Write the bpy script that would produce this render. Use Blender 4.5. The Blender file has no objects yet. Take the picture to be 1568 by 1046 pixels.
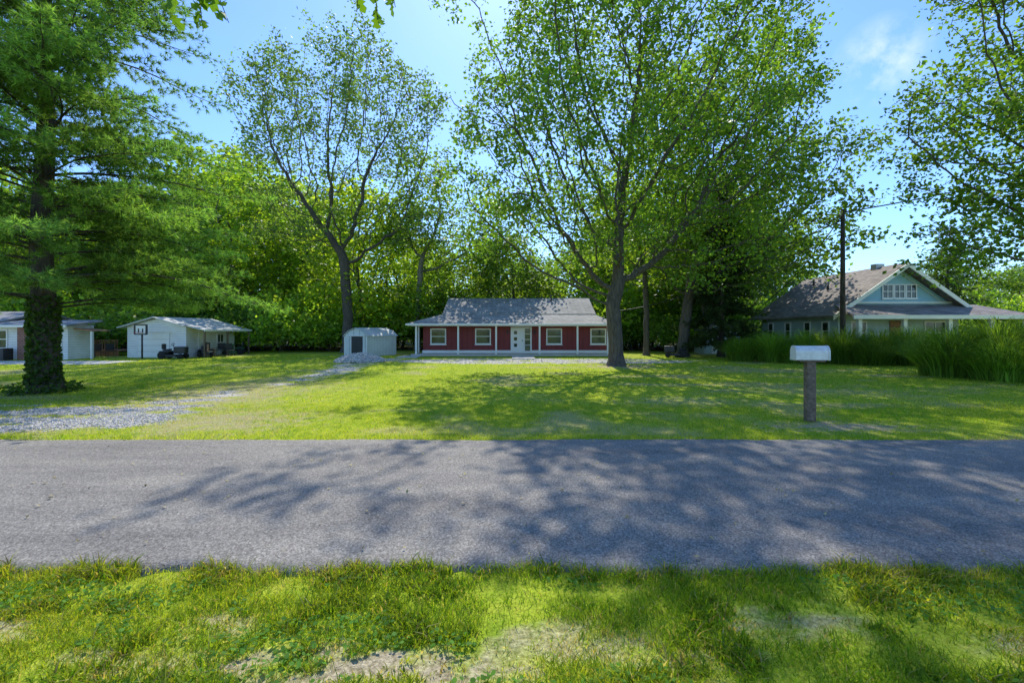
import bpy, math, numpy as np
from mathutils import Vector, Matrix
scene=bpy.context.scene
R=math.radians
SUN_EL=47.0
# ------------------------------------------------------------------ helpers
def link(o,parent=None):
    scene.collection.objects.link(o)
    if parent is not None: o.parent=parent
    return o
def empty(name,loc=(0,0,0),rotz=0):
    e=bpy.data.objects.new(name,None); e.location=loc; e.rotation_euler=(0,0,rotz); e.empty_display_size=0.3
    return link(e)
def mesh_np(name,verts,faces,mat,parent=None,col=None,smooth=False,attr='Col'):
    """faces: list of int arrays (M,k)"""
    me=bpy.data.meshes.new(name)
    verts=np.asarray(verts,dtype=np.float32)
    me.vertices.add(len(verts)); me.vertices.foreach_set('co',verts.ravel())
    idx=np.concatenate([f.ravel() for f in faces]).astype(np.int32)
    tot=np.concatenate([np.full(len(f),f.shape[1]) for f in faces]).astype(np.int32)
    st=np.concatenate([[0],np.cumsum(tot)[:-1]]).astype(np.int32)
    me.loops.add(len(idx)); me.loops.foreach_set('vertex_index',idx)
    me.polygons.add(len(tot)); me.polygons.foreach_set('loop_start',st)
    me.update(calc_edges=True)
    if smooth: me.polygons.foreach_set('use_smooth',np.ones(len(tot),dtype=bool))
    if col is not None:
        a=me.color_attributes.new(attr,'FLOAT_COLOR','POINT')
        c=np.ones((len(verts),4),dtype=np.float32); c[:,:3]=col
        a.data.foreach_set('color',c.ravel())
    me.materials.append(mat)
    me.validate()
    o=bpy.data.objects.new(name,me)
    return link(o,parent)
def pymesh(name,verts,faces,mat,parent=None,bevel=0,smooth=False):
    me=bpy.data.meshes.new(name); me.from_pydata([tuple(v) for v in verts],[],faces); me.update()
    me.materials.append(mat)
    if smooth:
        for p in me.polygons: p.use_smooth=True
    o=bpy.data.objects.new(name,me); link(o,parent)
    if bevel:
        m=o.modifiers.new('b','BEVEL'); m.width=bevel; m.segments=2; m.limit_method='ANGLE'
    return o
def box(name,x0,x1,y0,y1,z0,z1,mat,parent=None,bevel=0):
    v=[(x0,y0,z0),(x1,y0,z0),(x1,y1,z0),(x0,y1,z0),(x0,y0,z1),(x1,y0,z1),(x1,y1,z1),(x0,y1,z1)]
    f=[(0,3,2,1),(4,5,6,7),(0,1,5,4),(1,2,6,5),(2,3,7,6),(3,0,4,7)]
    return pymesh(name,v,f,mat,parent,bevel)
def slab(name,quad,th,mat,parent=None):
    """quad corners CCW seen from above, extruded down by th"""
    q=[Vector(p) for p in quad]; n=len(q)
    v=q+[p-Vector((0,0,th)) for p in q]
    f=[tuple(range(n)),tuple(range(2*n-1,n-1,-1))]
    for i in range(n):
        j=(i+1)%n; f.append((i,i+n,j+n,j))
    return pymesh(name,v,f,mat,parent)
def tube(name,pts,rad,mat,parent=None,sides=8):
    V=[];F=[];n=len(pts)
    if not hasattr(rad,'__len__'): rad=[rad]*n
    pts=[Vector(p) for p in pts]
    for i,p in enumerate(pts):
        d=(pts[min(i+1,n-1)]-pts[max(i-1,0)]).normalized()
        ref=Vector((0,0,1)) if abs(d.z)<0.9 else Vector((1,0,0))
        u=d.cross(ref).normalized(); w=d.cross(u)
        for k in range(sides):
            a=2*math.pi*k/sides
            V.append(p+(u*math.cos(a)+w*math.sin(a))*rad[i])
    for i in range(n-1):
        for k in range(sides):
            a=i*sides+k; b=i*sides+(k+1)%sides
            F.append((a,b,b+sides,a+sides))
    F.append(tuple(range(sides-1,-1,-1))); F.append(tuple(range((n-1)*sides,n*sides)))
    return pymesh(name,V,F,mat,parent,smooth=True)
# numpy value noise
_r=np.random.RandomState(5); _T=_r.rand(256,256)
def vn(x,y):
    x=np.asarray(x,float);y=np.asarray(y,float)
    xi=np.floor(x).astype(int);yi=np.floor(y).astype(int);fx=x-xi;fy=y-yi
    fx=fx*fx*(3-2*fx);fy=fy*fy*(3-2*fy)
    g=lambda a,b:_T[a%256,b%256]
    return (g(xi,yi)*(1-fx)+g(xi+1,yi)*fx)*(1-fy)+(g(xi,yi+1)*(1-fx)+g(xi+1,yi+1)*fx)*fy
def fbm(x,y,o=4):
    s=0;a=.5;t=0
    for i in range(o):
        s=s+a*vn(x*2**i+17*i,y*2**i+31*i);t+=a;a*=.5
    return s/t
def sstep(a,b,x):
    t=np.clip((x-a)/(b-a),0,1); return t*t*(3-2*t)
def nrm(a): return a/np.maximum(np.linalg.norm(a,axis=-1,keepdims=True),1e-9)
# ------------------------------------------------------------------ materials
def newmat(name):
    m=bpy.data.materials.new(name); m.use_nodes=True; nt=m.node_tree
    b=nt.nodes['Principled BSDF']; return m,nt,b
def node(nt,t,**k):
    n=nt.nodes.new(t)
    for a,v in k.items(): setattr(n,a,v)
    return n
def ramp(nt,stops):
    r=node(nt,'ShaderNodeValToRGB'); e=r.color_ramp.elements
    while len(e)<len(stops): e.new(0.5)
    for i,(p,c) in enumerate(stops): e[i].position=p; e[i].color=(*c,1)
    return r
def noise(nt,scale,detail=4,vec=None,rough=0.55):
    n=node(nt,'ShaderNodeTexNoise'); n.inputs['Scale'].default_value=scale; n.inputs['Detail'].default_value=detail
    n.inputs['Roughness'].default_value=rough
    if vec is not None: nt.links.new(vec,n.inputs['Vector'])
    return n
def pos(nt,obj=False):
    if obj: return node(nt,'ShaderNodeTexCoord').outputs['Object']
    return node(nt,'ShaderNodeNewGeometry').outputs['Position']
def bump(nt,b,h,strength=0.3,dist=0.02,prev=None):
    n=node(nt,'ShaderNodeBump'); n.inputs['Strength'].default_value=strength; n.inputs['Distance'].default_value=dist
    nt.links.new(h,n.inputs['Height'])
    if prev: nt.links.new(prev.outputs[0],n.inputs['Normal'])
    nt.links.new(n.outputs[0],b.inputs['Normal']); return n
def simple(name,c,rough=0.6,var=0.15,scale=3,metal=0):
    m,nt,b=newmat(name)
    n=noise(nt,scale,5,pos(nt))
    lo=[x*(1-var) for x in c]; hi=[min(1,x*(1+var)) for x in c]
    r=ramp(nt,[(0.3,lo),(0.7,hi)]); nt.links.new(n.outputs['Fac'],r.inputs[0]); nt.links.new(r.outputs[0],b.inputs['Base Color'])
    b.inputs['Roughness'].default_value=rough; b.inputs['Metallic'].default_value=metal
    return m
def siding(name,c,pitch=0.15,vertical=False,rough=0.55,var=0.1):
    m,nt,b=newmat(name); p=pos(nt)
    sp=node(nt,'ShaderNodeSeparateXYZ'); nt.links.new(p,sp.inputs[0])
    src=sp.outputs['Z']
    if vertical:
        ad=node(nt,'ShaderNodeMath',operation='ADD'); nt.links.new(sp.outputs['X'],ad.inputs[0]); nt.links.new(sp.outputs['Y'],ad.inputs[1]); src=ad.outputs[0]
    mu=node(nt,'ShaderNodeMath',operation='MULTIPLY'); nt.links.new(src,mu.inputs[0]); mu.inputs[1].default_value=1/pitch
    fr=node(nt,'ShaderNodeMath',operation='FRACT'); nt.links.new(mu.outputs[0],fr.inputs[0])
    r=ramp(nt,[(0.0,(0.45,)*3),(0.1,(1,)*3),(0.9,(1,)*3),(1.0,(0.6,)*3)]); nt.links.new(fr.outputs[0],r.inputs[0])
    n=noise(nt,1.5,5,p); r2=ramp(nt,[(0.3,[x*(1-var) for x in c]),(0.7,[min(1,x*(1+var)) for x in c])]); nt.links.new(n.outputs['Fac'],r2.inputs[0])
    mx=node(nt,'ShaderNodeMix',data_type='RGBA',blend_type='MULTIPLY'); mx.inputs[0].default_value=1
    nt.links.new(r2.outputs[0],mx.inputs[6]); nt.links.new(r.outputs[0],mx.inputs[7]); nt.links.new(mx.outputs[2],b.inputs['Base Color'])
    inv=node(nt,'ShaderNodeMath',operation='SUBTRACT'); inv.inputs[0].default_value=1; nt.links.new(fr.outputs[0],inv.inputs[1])
    bump(nt,b,inv.outputs[0],0.6,0.02); b.inputs['Roughness'].default_value=rough
    return m
def shingles(name,c1,c2,scale=1.0):
    m,nt,b=newmat(name)
    tc=pos(nt); sp=node(nt,'ShaderNodeSeparateXYZ'); nt.links.new(tc,sp.inputs[0])
    ad=node(nt,'ShaderNodeMath',operation='ADD'); nt.links.new(sp.outputs['X'],ad.inputs[0]); nt.links.new(sp.outputs['Y'],ad.inputs[1])
    cb=node(nt,'ShaderNodeCombineXYZ'); nt.links.new(ad.outputs[0],cb.inputs[0]); 
    mz=node(nt,'ShaderNodeMath',operation='MULTIPLY'); nt.links.new(sp.outputs['Z'],mz.inputs[0]); mz.inputs[1].default_value=2.2
    nt.links.new(mz.outputs[0],cb.inputs[1])
    br=node(nt,'ShaderNodeTexBrick'); nt.links.new(cb.outputs[0],br.inputs['Vector']); br.inputs['Scale'].default_value=scale
    br.inputs['Brick Width'].default_value=0.35; br.inputs['Row Height'].default_value=0.14*1.2; br.inputs['Mortar Size'].default_value=0.012
    br.inputs['Color1'].default_value=(*c1,1); br.inputs['Color2'].default_value=(*c2,1); br.inputs['Mortar'].default_value=(*[x*.5 for x in c1],1)
    n=noise(nt,0.6,5,tc); r=ramp(nt,[(0.3,(0.75,)*3),(0.7,(1.15,)*3)]); nt.links.new(n.outputs['Fac'],r.inputs[0])
    mx=node(nt,'ShaderNodeMix',data_type='RGBA',blend_type='MULTIPLY'); mx.inputs[0].default_value=1
    nt.links.new(br.outputs['Color'],mx.inputs[6]); nt.links.new(r.outputs[0],mx.inputs[7]); nt.links.new(mx.outputs[2],b.inputs['Base Color'])
    b.inputs['Roughness'].default_value=0.85
    bump(nt,b,br.outputs['Fac'],-0.4,0.01)
    return m
def leafmat(name,trans=0.45,tint=(1.9,2.1,0.8),rough=0.5,spec=0.3,attr='Col'):
    m,nt,b=newmat(name)
    a=node(nt,'ShaderNodeAttribute',attribute_name=attr)
    nt.links.new(a.outputs['Color'],b.inputs['Base Color']); b.inputs['Roughness'].default_value=rough
    b.inputs['Specular IOR Level'].default_value=spec
    t=node(nt,'ShaderNodeBsdfTranslucent')
    mx=node(nt,'ShaderNodeMix',data_type='RGBA',blend_type='MULTIPLY'); mx.inputs[0].default_value=1
    nt.links.new(a.outputs['Color'],mx.inputs[6]); mx.inputs[7].default_value=(*tint,1); nt.links.new(mx.outputs[2],t.inputs['Color'])
    ms=node(nt,'ShaderNodeMixShader'); ms.inputs[0].default_value=trans
    nt.links.new(b.outputs[0],ms.inputs[1]); nt.links.new(t.outputs[0],ms.inputs[2])
    nt.links.new(ms.outputs[0],nt.nodes['Material Output'].inputs['Surface'])
    return m
def bark(name,c=(0.09,0.07,0.055)):
    m,nt,b=newmat(name); p=pos(nt)
    mp=node(nt,'ShaderNodeMapping'); mp.inputs['Scale'].default_value=(9,9,1.6); nt.links.new(p,mp.inputs[0])
    n=noise(nt,1.5,7,mp.outputs[0],0.7); r=ramp(nt,[(0.35,[x*.35 for x in c]),(0.6,c),(0.8,[x*1.6 for x in c])])
    nt.links.new(n.outputs['Fac'],r.inputs[0]); nt.links.new(r.outputs[0],b.inputs['Base Color']); b.inputs['Roughness'].default_value=0.95
    bump(nt,b,n.outputs['Fac'],0.9,0.06); return m
M_leaf=leafmat('leaf_green',0.5,(2.45,2.35,0.9),0.5,0.35); M_needle=leafmat('pine_needle',0.42,(1.8,1.8,0.8),.6,.15); M_grass=leafmat('grass_blade',0.5,(1.95,1.8,0.6),0.6,0.12)
M_bark=bark('bark_grey_brown',(0.14,0.115,0.09)); M_barkp=bark('bark_pale',(0.3,0.27,0.22)); M_barkd=bark('bark_dark',(0.1,0.078,0.058))
M_white=simple('white_paint',(0.88,0.86,0.82),0.5,0.03); M_red=siding('dark_red_board',(0.22,0.02,0.02),0.4,True)
M_shing=shingles('grey_shingle',(0.26,0.255,0.25),(0.40,0.39,0.38)); M_shingb=shingles('brown_shingle',(0.19,0.155,0.13),(0.36,0.31,0.26))
M_metalroof=simple('metal_roof_white',(0.6,0.6,0.58),0.45,0.12,1.2)
M_blue=siding('blue_lap_siding',(0.32,0.56,0.64),0.14); M_beige=siding('pale_blue_siding',(0.48,0.6,0.58),0.14)
M_wsid=siding('white_lap_siding',(0.87,0.85,0.82),0.16); M_cream=simple('cream_trim',(0.84,0.8,0.66),0.5,0.06)
M_conc=simple('concrete',(0.55,0.52,0.47),0.9,0.15,2.5); M_dark=simple('dark_metal',(0.03,0.03,0.032),0.5,0.2)
M_wood=simple('weathered_wood',(0.19,0.135,0.09),0.9,0.45,14); M_deck=simple('deck_wood',(0.33,0.17,0.09),0.8,0.3,5)
M_mail=simple('mailbox_paint',(0.74,0.72,0.68),0.35,0.12,14,0.1); M_tire=simple('rubber',(0.02,0.02,0.02),0.9,0.1)
M_redp=simple('red_paint',(0.45,0.03,0.02),0.35,0.1); M_greenp=simple('green_paint',(0.03,0.16,0.05),0.35,0.1)
def glass():
    m,nt,b=newmat('window_glass'); n=noise(nt,1.3,4,pos(nt)); r=ramp(nt,[(0.35,(0.015,0.02,0.018)),(0.65,(0.09,0.12,0.10))])
    nt.links.new(n.outputs['Fac'],r.inputs[0]); nt.links.new(r.outputs[0],b.inputs['Base Color']); b.inputs['Roughness'].default_value=0.06
    b.inputs['Specular IOR Level'].default_value=0.6; return m
M_glass=glass()
def brickmat():
    m,nt,b=newmat('red_brick'); p=pos(nt); mp=node(nt,'ShaderNodeMapping'); mp.inputs['Rotation'].default_value=(R(90),0,0); nt.links.new(p,mp.inputs[0])
    br=node(nt,'ShaderNodeTexBrick'); nt.links.new(mp.outputs[0],br.inputs['Vector']); br.inputs['Scale'].default_value=2.2
    br.inputs['Color1'].default_value=(0.24,0.08,0.05,1); br.inputs['Color2'].default_value=(0.33,0.13,0.08,1); br.inputs['Mortar'].default_value=(0.35,0.32,0.3,1)
    nt.links.new(br.outputs['Color'],b.inputs['Base Color']); b.inputs['Roughness'].default_value=0.9; return m
M_brick=brickmat()
def stonemat():
    m,nt,b=newmat('limestone_gravel'); a=node(nt,'ShaderNodeAttribute',attribute_name='Col'); nt.links.new(a.outputs['Color'],b.inputs['Base Color']); b.inputs['Roughness'].default_value=0.9; return m
M_stone=stonemat()
# ------------------------------------------------------------------ ground masks
PATH=np.array([[-22,8.8],[-13,9.2],[-9.3,10.0],[-8.8,12],[-8.2,16],[-7.8,20],[-8.6,26],[-8,29]],float)
PW=np.array([1.9,2.1,2.4,1.3,0.6,1.0,1.3,1.3]); PS=np.array([1,1,1,0.75,0.45,0.85,0.7,0.95])
def gravel(x,y):
    x=np.asarray(x,float);y=np.asarray(y,float); best=np.zeros_like(x)
    for i in range(len(PATH)-1):
        a=PATH[i];d=PATH[i+1]-a;L=(d*d).sum(); t=np.clip(((x-a[0])*d[0]+(y-a[1])*d[1])/L,0,1)
        dist=np.hypot(x-a[0]-t*d[0],y-a[1]-t*d[1]); w=PW[i]+(PW[i+1]-PW[i])*t; s=PS[i]+(PS[i+1]-PS[i])*t
        best=np.maximum(best,s*sstep(1.15,0.45,dist/w))
    e=np.sqrt(((x-1.8)/10.0)**2+((y-27.6)/2.7)**2); best=np.maximum(best,sstep(1.1,0.75,e)*0.95)
    n=fbm(x*1.1+3,y*2.2,5)
    return np.clip(sstep(0.35,0.6,best*0.62+(n-0.5)*1.5+0.05*best),0,1)*(best>0.02)*(y>7.95)
def dry(x,y):
    n=fbm(x*0.45+9,y*0.7+4,4); d=sstep(0.54,0.75,n)*0.55*(y>7.5)
    for cx,cy,rx,ry,s in [(-0.75,2.57,0.7,0.13,1.15),(-1.85,2.92,0.2,0.1,.8),(1.9,2.95,0.5,0.12,0.65),(-3.3,2.9,0.35,0.1,.8),(0.3,2.75,0.4,0.15,0.7),(3.3,2.75,0.4,0.15,.6),(-2.2,2.6,.4,.1,.6),(.9,2.6,.4,.1,.7),
                        (-8.5,13.5,2.2,4.5,0.8),(-6.0,9.5,1.5,1.3,0.8),(6.4,8.9,1.3,0.45,1.0),(4.6,12,1.6,0.7,0.5),(9.5,14,2.5,0.8,.5),(5.6,23.5,1.6,1.2,1.0),(12,21,3,1,.6)]:
        e=np.sqrt(((x-cx)/rx)**2+((y-cy)/ry)**2); d=np.maximum(d,s*sstep(1.5,0.2,e+(fbm(x*7,y*9,4)-0.5)*2.6))
    return np.clip(d,0,1.2)
def axis(*segs):
    out=[]
    for a,b,s in segs: out.append(np.arange(a,b,s))
    return np.concatenate(out)
geo=np.array([50,60,75,100,140,200,300,500,900,1500.])
xp=axis((0,5,0.05),(5,16,0.2),(16,45,0.5)); xs=np.concatenate([-geo[::-1],-xp[1:][::-1],xp,geo])
ys=np.concatenate([[-600,-200,-60,-20,-8,-3,0,1,1.6],axis((2,3.8,0.04),(3.8,7.6,0.4),(7.6,20,0.14),(20,44,0.3)),geo])
X,Y=np.meshgrid(xs,ys); nx=len(xs);ny=len(ys)
Z=(fbm(X*0.8,Y*0.8,3)-0.5)*0.03*(np.abs(X)<45)*(Y<44)
Z=np.where((Y>3.3)&(Y<8.1),-0.012,Z); Z=np.where((Y<2)|(Y>44),0,Z)
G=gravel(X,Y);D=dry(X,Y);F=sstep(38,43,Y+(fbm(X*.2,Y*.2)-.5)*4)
Vg=np.stack([X,Y,Z],-1).reshape(-1,3)
ii=(np.arange(ny-1)[:,None]*nx+np.arange(nx-1)[None,:]).ravel()
Fq=np.stack([ii,ii+1,ii+1+nx,ii+nx],-1)
def groundmat():
    m,nt,b=newmat('lawn_ground'); p=pos(nt); at=node(nt,'ShaderNodeAttribute',attribute_name='Mask'); sp=node(nt,'ShaderNodeSeparateColor'); nt.links.new(at.outputs['Color'],sp.inputs[0])
    n2=noise(nt,30,4,p,0.7); n3=noise(nt,3,6,p,.65)
    g=ramp(nt,[(0.3,(0.23,0.34,0.024)),(0.55,(0.40,0.48,0.038)),(0.75,(0.52,0.53,0.07))]); nt.links.new(n3.outputs['Fac'],g.inputs[0])
    fine=ramp(nt,[(0.3,(0.55,)*3),(0.7,(1.3,)*3)]); nt.links.new(n2.outputs['Fac'],fine.inputs[0])
    def mix(f,a,c,bl='MIX'):
        x=node(nt,'ShaderNodeMix',data_type='RGBA',blend_type=bl)
        if isinstance(f,(int,float)): x.inputs[0].default_value=f
        else: nt.links.new(f,x.inputs[0])
        for s,v in ((6,a),(7,c)):
            if isinstance(v,tuple): x.inputs[s].default_value=(*v,1)
            else: nt.links.new(v,x.inputs[s])
        return x.outputs[2]
    dcol=ramp(nt,[(0.3,(0.32,0.26,0.14)),(0.7,(0.55,0.47,0.32))]); nt.links.new(n2.outputs['Fac'],dcol.inputs[0])
    c=mix(sp.outputs[1],g.outputs[0],dcol.outputs[0])
    vo=node(nt,'ShaderNodeTexVoronoi'); vo.inputs['Scale'].default_value=22; nt.links.new(p,vo.inputs['Vector'])
    vr=ramp(nt,[(0.0,(0.28,0.26,0.23)),(0.5,(0.52,0.49,0.45)),(1.0,(0.72,0.69,0.64))]); nt.links.new(vo.outputs['Color'],vr.inputs[0])
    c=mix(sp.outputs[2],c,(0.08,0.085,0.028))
    c=mix(1.0,c,fine.outputs[0],'MULTIPLY')
    c=mix(sp.outputs[0],c,vr.outputs[0])
    nt.links.new(c,b.inputs['Base Color']); b.inputs['Roughness'].default_value=1.0; b.inputs['Specular IOR Level'].default_value=0.1
    bump(nt,b,n2.outputs['Fac'],0.6,0.04); return m
mask=np.stack([G,np.clip(D,0,1),F],-1).reshape(-1,3)
mesh_np('ground',Vg,[Fq],groundmat(),None,mask,True,'Mask')
# ------------------------------------------------------------------ road
def roadmat():
    m,nt,b=newmat('asphalt'); p=pos(nt)
    vo=node(nt,'ShaderNodeTexVoronoi'); vo.inputs['Scale'].default_value=80; nt.links.new(p,vo.inputs['Vector'])
    vr=ramp(nt,[(0.0,(0.125,0.115,0.1)),(0.6,(0.27,0.248,0.215)),(0.93,(0.39,0.36,0.315)),(1.0,(0.62,0.58,0.5))]); nt.links.new(vo.outputs['Color'],vr.inputs[0])
    mp=node(nt,'ShaderNodeMapping'); mp.inputs['Scale'].default_value=(0.25,1.1,1); nt.links.new(p,mp.inputs[0])
    n=noise(nt,1.6,7,mp.outputs[0],0.65); nr=ramp(nt,[(0.3,(0.74,0.74,0.76)),(0.5,(1,1,1)),(0.72,(1.25,1.24,1.2))]); nt.links.new(n.outputs['Fac'],nr.inputs[0])
    mx=node(nt,'ShaderNodeMix',data_type='RGBA',blend_type='MULTIPLY'); mx.inputs[0].default_value=1
    nt.links.new(vr.outputs[0],mx.inputs[6]); nt.links.new(nr.outputs[0],mx.inputs[7])
    n4=noise(nt,4.5,3,p); sr=ramp(nt,[(0.68,(0,0,0)),(0.74,(0.4,)*3)]); nt.links.new(n4.outputs['Fac'],sr.inputs[0])
    m2=node(nt,'ShaderNodeMix',data_type='RGBA'); nt.links.new(sr.outputs[0],m2.inputs[0]); nt.links.new(mx.outputs[2],m2.inputs[6]); m2.inputs[7].default_value=(0.42,0.37,0.28,1)
    n5=noise(nt,45,3,p,.8); r5=ramp(nt,[(0.35,(.66,)*3),(.65,(1.28,)*3)]); nt.links.new(n5.outputs['Fac'],r5.inputs[0])
    m3=node(nt,'ShaderNodeMix',data_type='RGBA',blend_type='MULTIPLY'); m3.inputs[0].default_value=1; nt.links.new(m2.outputs[2],m3.inputs[6]); nt.links.new(r5.outputs[0],m3.inputs[7])
    nt.links.new(m3.outputs[2],b.inputs['Base Color']); b.inputs['Roughness'].default_value=0.85; b.inputs['Specular IOR Level'].default_value=0.2
    bb=bump(nt,b,n5.outputs['Fac'],0.7,0.008); 
    return m
rx=np.concatenate([[-900,-300,-100,-50],np.arange(-30,30.01,0.04),[50,100,300,900]])
yn=3.58-0.006*rx+ (fbm(rx*1.2,rx*0+3,5)-0.5)*0.16+(fbm(rx*8,rx*0+8,3)-0.5)*0.09; yn=np.where(np.abs(rx)>30,3.58,yn)
yf=7.78+(fbm(rx*0.9,rx*0+13,5)-0.5)*0.14+(fbm(rx*7,rx*0+28,3)-0.5)*0.06; yf=np.where(np.abs(rx)>30,7.78,yf)
rows=[(yn-0.03,-0.03),(yn,0.022),(yn+0.12,0.03),(5.7+0*yn,0.045),(yf-0.12,0.03),(yf,0.022),(yf+0.03,-0.03)]
RV=np.concatenate([np.stack([rx,r[0],np.full_like(rx,r[1])],-1) for r in rows]); n=len(rx)
ii=(np.arange(len(rows)-1)[:,None]*n+np.arange(n-1)[None,:]).ravel()
mesh_np('road',RV,[np.stack([ii,ii+1,ii+1+n,ii+n],-1)],roadmat(),None,None,True)
# ------------------------------------------------------------------ grass
def blades(name,x,y,h,w,col,rng,seg=True,parent=None,z=0.0,lean=0.5,mat=None):
    n=len(x); a=rng.rand(n)*2*np.pi; la=rng.rand(n)*2*np.pi; le=rng.rand(n)*lean*h
    s=np.stack([np.cos(a),np.sin(a),0*a],-1)*w[:,None]/2; l=np.stack([np.cos(la),np.sin(la),0*a],-1)
    b=np.stack([x,y,0*x+z],-1); up=np.array([0,0,1.])
    if seg:
        mid=b+up*h[:,None]*0.55+l*(le*0.3)[:,None]; tip=b+up*(h*0.95)[:,None]+l*le[:,None]
        V=np.stack([b-s,b+s,mid+s*.8,mid-s*.8,tip],1).reshape(-1,3); i=np.arange(n)*5
        fs=[np.stack([i,i+1,i+2,i+3],-1),np.stack([i+3,i+2,i+4],-1)]; k=5
    else:
        tip=b+up*h[:,None]+l*le[:,None]; V=np.stack([b-s,b+s,tip],1).reshape(-1,3); i=np.arange(n)*3; fs=[np.stack([i,i+1,i+2],-1)];k=3
    return mesh_np(name,V,fs,mat or M_grass,parent,np.repeat(col,k,0))
def gcol(x,y,rng,d):
    n=len(x); g=np.array([0.21,0.35,0.026]); yl=np.array([0.47,0.50,0.055]); st=np.array([0.56,0.46,0.22]); dk=np.array([0.10,0.23,0.02])
    t=np.clip(fbm(x*0.6,y*0.6,3)*1.6-0.35+rng.randn(n)*0.22,0,1)[:,None]; c=g*(1-t)+yl*t
    u=(rng.rand(n)<0.2)[:,None]; c=np.where(u,dk,c)
    s=(rng.rand(n)<(0.05+0.6*d))[:,None]; c=np.where(s,st*(0.6+0.6*rng.rand(n)[:,None]),c)
    return c*(0.75+0.5*rng.rand(n)[:,None])
rng=np.random.RandomState(11)
def scatter(N,x0,x1,y0,y1,rng,thin=0.75):
    x=x0+(x1-x0)*rng.rand(N);y=y0+(y1-y0)*rng.rand(N); d=dry(x,y);g=gravel(x,y)
    k=rng.rand(N)>np.maximum(d*thin,g*0.93); return x[k],y[k],d[k]
def yedge(x): return np.interp(x,rx,yn)
def yfar(x): return np.interp(x,rx,yf)
grass=empty('grass')
x,y,d=scatter(150000,-4.9,4.9,1.9,3.75,rng,0.92); k=y<yedge(x)+0.02; x,y,d=x[k],y[k],d[k]
cl=fbm(x*3,y*3,3); k=rng.rand(len(x))<sstep(0.25,0.6,cl)*0.85+0.15; x,y,d,cl=x[k],y[k],d[k],cl[k]
big=(fbm(x*2.2+50,y*2.6+9,3)>0.57)
h=(0.02+0.05*rng.rand(len(x))**1.5)*(0.5+0.9*cl)*(1-0.5*np.clip(d,0,1))*np.where(big,1.25,1); h*=1+0.35*sstep(0.25,0,yedge(x)-y)
dd=d+0.4*sstep(0.4,0,yedge(x)-y)*fbm(x*2,y*2,2)
blades('verge_blades',x,y,h,(0.0035+0.004*rng.rand(len(x)))*np.where(big,1.8,1),gcol(x,y,rng,dd)*np.where(big,0.85,1)[:,None]*0.85,rng,True,grass,lean=1.8)
n=14000; x=-4.8+9.6*rng.rand(n); y=1.9+1.6*rng.rand(n); k=(fbm(x*1.6+40,y*2.2+7,3)>0.50)&(y<yedge(x)-0.15)&(dry(x,y)<0.7); x,y=x[k],y[k]; n=len(x)
a=rng.rand(n)*6.283;s=0.008+0.011*rng.rand(n); zz=0.012+0.04*rng.rand(n)
u=np.stack([np.cos(a),np.sin(a),(rng.rand(n)-.4)*.9],-1)*s[:,None]; v=np.stack([-np.sin(a),np.cos(a),(rng.rand(n)-.5)*.9],-1)*s[:,None]*0.75; c=np.stack([x,y,zz],-1)
V=np.stack([c-u,c-u*.4+v,c+u*.5+v*.9,c+u,c+u*.5-v*.9,c-u*.4-v],1).reshape(-1,3); i=np.arange(n)*6
mesh_np('clover_weeds',V,[np.stack([i+j for j in range(6)],-1)],M_grass,grass,np.repeat(np.array([0.12,0.26,0.04])*(0.6+0.8*rng.rand(n)[:,None]),6,0))
for (N,x0,x1,y0,y1,hh,ww,seg) in [(120000,-13,13,7.72,11.5,0.05,0.009,False),(80000,-22,22,11.5,19,0.05,0.018,False),(50000,-40,32,19,33,0.06,0.035,False)]:
    x,y,d=scatter(N,x0,x1,y0,y1,rng,0.7); k=(y>yfar(x)-0.01)&(np.abs(x)<y*1.16+1); x,y,d=x[k],y[k],d[k]
    k=~((x>-7.8)&(x<7.8)&(y>32)); x,y,d=x[k],y[k],d[k]
    h=hh*(0.4+0.8*rng.rand(len(x)))*(1-0.4*np.clip(d,0,1)); h=h*(1+0.8*sstep(0.3,0,y-yfar(x)))
    blades('lawn_blades',x,y,h,ww*(0.6+0.7*rng.rand(len(x))),gcol(x,y,rng,d),rng,seg,grass,lean=1.6)
# ------------------------------------------------------------------ stones
def stones(name,P,s,rng,mat,parent=None,base=(0.64,0.61,0.56)):
    n=len(P); o=np.array([[1,0,0],[-1,0,0],[0,1,0],[0,-1,0],[0,0,1],[0,0,-1]],float)
    V=o[None]*(0.6+0.6*rng.rand(n,6,1))*s[:,None,None]; V[:,:,2]*=0.7; V+= (rng.rand(n,6,3)-.5)*s[:,None,None]*0.6
    a=rng.rand(n)*6.28; ca,sa=np.cos(a)[:,None],np.sin(a)[:,None]; vx=V[:,:,0]*ca-V[:,:,1]*sa; vy=V[:,:,0]*sa+V[:,:,1]*ca; V[:,:,0]=vx;V[:,:,1]=vy
    V=(V+P[:,None]).reshape(-1,3); t=np.array([[0,2,4],[2,1,4],[1,3,4],[3,0,4],[2,0,5],[1,2,5],[3,1,5],[0,3,5]])
    Fc=(np.arange(n)[:,None,None]*6+t[None]).reshape(-1,3)
    c=np.array(base)*(0.45+0.8*rng.rand(n,1)); return mesh_np(name,V,[Fc],mat,parent,np.repeat(c,6,0))
x=-14+9.5*rng.rand(50000);y=7.9+5*rng.rand(50000);k=rng.rand(50000)<gravel(x,y)*0.6;x,y=x[k],y[k]
st=stones('gravel_driveway',np.stack([x,y,0*x+0.008],-1),0.008+0.02*rng.rand(len(x))**2,rng,M_stone)
x=-10+21*rng.rand(20000);y=13+18*rng.rand(20000);k=rng.rand(20000)<gravel(x,y)*0.7;x,y=x[k],y[k]
stones('gravel_yard',np.stack([x,y,0*x+0.01],-1),0.015+0.03*rng.rand(len(x))**2,rng,M_stone)
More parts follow.
